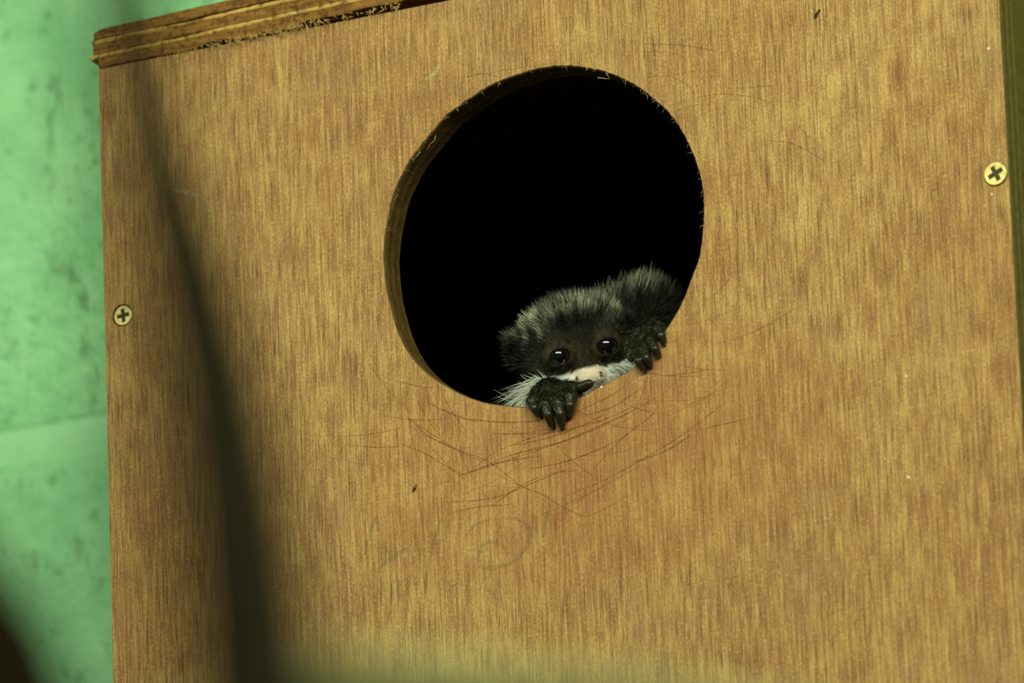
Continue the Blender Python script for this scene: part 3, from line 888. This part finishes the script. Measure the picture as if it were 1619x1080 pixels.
# white tuft drooping over the rim on the left
n = 900
src = np.array([-13.0, -9.5, -6.0])+rng.normal(0, 1, (n, 3))*np.array([3.2, 1.6, 2.5])
fl = np.c_[np.full(n, -1.0), rng.uniform(-0.75, -0.10, n), rng.uniform(-0.35, 0.12, n)]
grow('moustache', src, np.tile(np.array([0, 0.1, 1.0]), (n, 1)), fl, np.full(n, 0.05), rng.uniform(6, 15, n), np.full(n, 0.2), np.tile(WHITE*0.7, (n, 1)), np.tile(WHITE*0.95, (n, 1)), gravity=0.35, label='drooping white moustache tuft')
M_WHISK = flat_material('white_whisker', lin(226, 232, 210), 0.4, 0.4, 0, 900, lin(200, 206, 184))
cv = []
for pts in [[(845, 613), (838, 604), (828, 597), (823, 593)], [(845, 616), (830, 610), (818, 602)], [(826, 634), (806, 628), (792, 622), (780, 616)], [(824, 636), (805, 634), (793, 630), (784, 625)],
            [(830, 622), (815, 618), (803, 617)], [(850, 612), (846, 604), (843, 600)], [(1022, 452), (1027, 436), (1029, 422), (1031, 412)], [(1010, 452), (1013, 440), (1014, 428)]]:
    cv.append([P(x, y, 0.026 if y > 500 else 0.06)-BASE for x, y in pts])
o = strands('whiskers', cv, [0.00016]*6+[0.00018]*2, M_WHISK, tam, loc=BWL); tag(o, 'long pale whiskers', kind='stuff')

# ------------------------------------------------------------------ things close to the camera, out of focus
def tube(name, pts, radii, mat, sides=16):
    pts = np.array(pts); n = len(pts); V, F = [], []
    c0 = pts[-1]
    for i in range(n):
        d = pts[min(i+1, n-1)]-pts[max(i-1, 0)]; d /= np.linalg.norm(d)
        s = np.cross(d, (0.2, 1, 0.1)); s /= np.linalg.norm(s); q = np.cross(d, s)
        for k_ in range(sides):
            a = 2*math.pi*k_/sides; w_ = 1+0.06*math.sin(3*a+i)
            V.append(pts[i]-c0+radii[i]*w_*(math.cos(a)*s+math.sin(a)*q))
    for i in range(n-1):
        for k_ in range(sides):
            F.append((i*sides+k_, i*sides+(k_+1) % sides, (i+1)*sides+(k_+1) % sides, (i+1)*sides+k_))
    F.append(tuple(reversed(range(sides)))); F.append(tuple((n-1)*sides+k_ for k_ in range(sides)))
    return mesh_obj(name, V, F, mat, True, None, (c0[0], c0[1], c0[2]+Z0))
M_BARK = flat_material('dark_bark', lin(48, 40, 16), 0.9, 0.1, 0, 120, lin(36, 30, 11))
M_RAIL = flat_material('pale_green_paint', lin(172, 188, 120), 0.5, 0.3, 0, 60, lin(160, 180, 112))
FLOOR = -Z0
def grounded(px, near, far):
    """a stick seen at these pixels, its top nearer than its foot, running on down to the floor"""
    n = len(px); ds = np.linspace(near, far, n)
    pts = [at_depth(x, y, d) for (x, y, r), d in zip(px, ds)]; rad = [r*d/FPX for (_, _, r), d in zip(px, ds)]
    d = pts[-1]-pts[-2]; d = d/abs(d[2]); d[1] *= 0.15
    for q in (0.35, 0.7, 1.0):
        pts.append(pts[n-1]+d*(pts[n-1][2]-FLOOR)*q); rad.append(rad[n-1])
    return pts, rad
px = [(168, -260, 24), (190, -90, 30), (212, 80, 38), (246, 250, 48), (296, 430, 62), (338, 600, 74), (370, 770, 86), (392, 920, 97), (408, 1080, 106), (436, 1260, 112), (466, 1500, 116)]
pts, rad = grounded(px, 1.70, 1.16)
stick = tag(tube('stick', pts, rad, M_BARK), 'tapering dark stick, blurred, leaning upright across the left of the box', 'stick')
# added shoot forking off the stick below the frame, blurred to darken the left
tw = [at_depth(466, 1500, 1.16), at_depth(400, 1440, 1.04), at_depth(350, 1340, 0.95)] + [at_depth(x, y, 0.9) for x, y in [(320, 1180), (300, 900), (262, 600), (222, 300), (190, 0), (170, -300)]]
o = tube('shading_twig', tw, [0.0045, 0.0038, 0.0034]+[0.0040, 0.0039, 0.0037, 0.0035, 0.0031, 0.0026], M_BARK)
wl = Vector(o.location); o.parent = stick; o.location = wl-Vector(stick.location)
px = [(-250, 780, 120), (-150, 910, 140), (-60, 1060, 150), (20, 1300, 160), (80, 1500, 160)]  # stick added out of focus to darken the lower left corner
pts, rad = grounded(px, 1.5, 1.48)
tag(tube('stick', pts, rad, M_BARK), 'blurred dark stick added to darken the bottom left corner before the green wall', 'stick')
tag(tube('rail', [at_depth(x, y, 1.44) for x, y in [(2300, 1330), (1500, 1215), (1000, 1128), (700, 1100), (470, 1082)]], [52*1.44/FPX]*5, M_RAIL),
    'pale green rail, blurred, along the bottom edge in front of the box', 'rail')
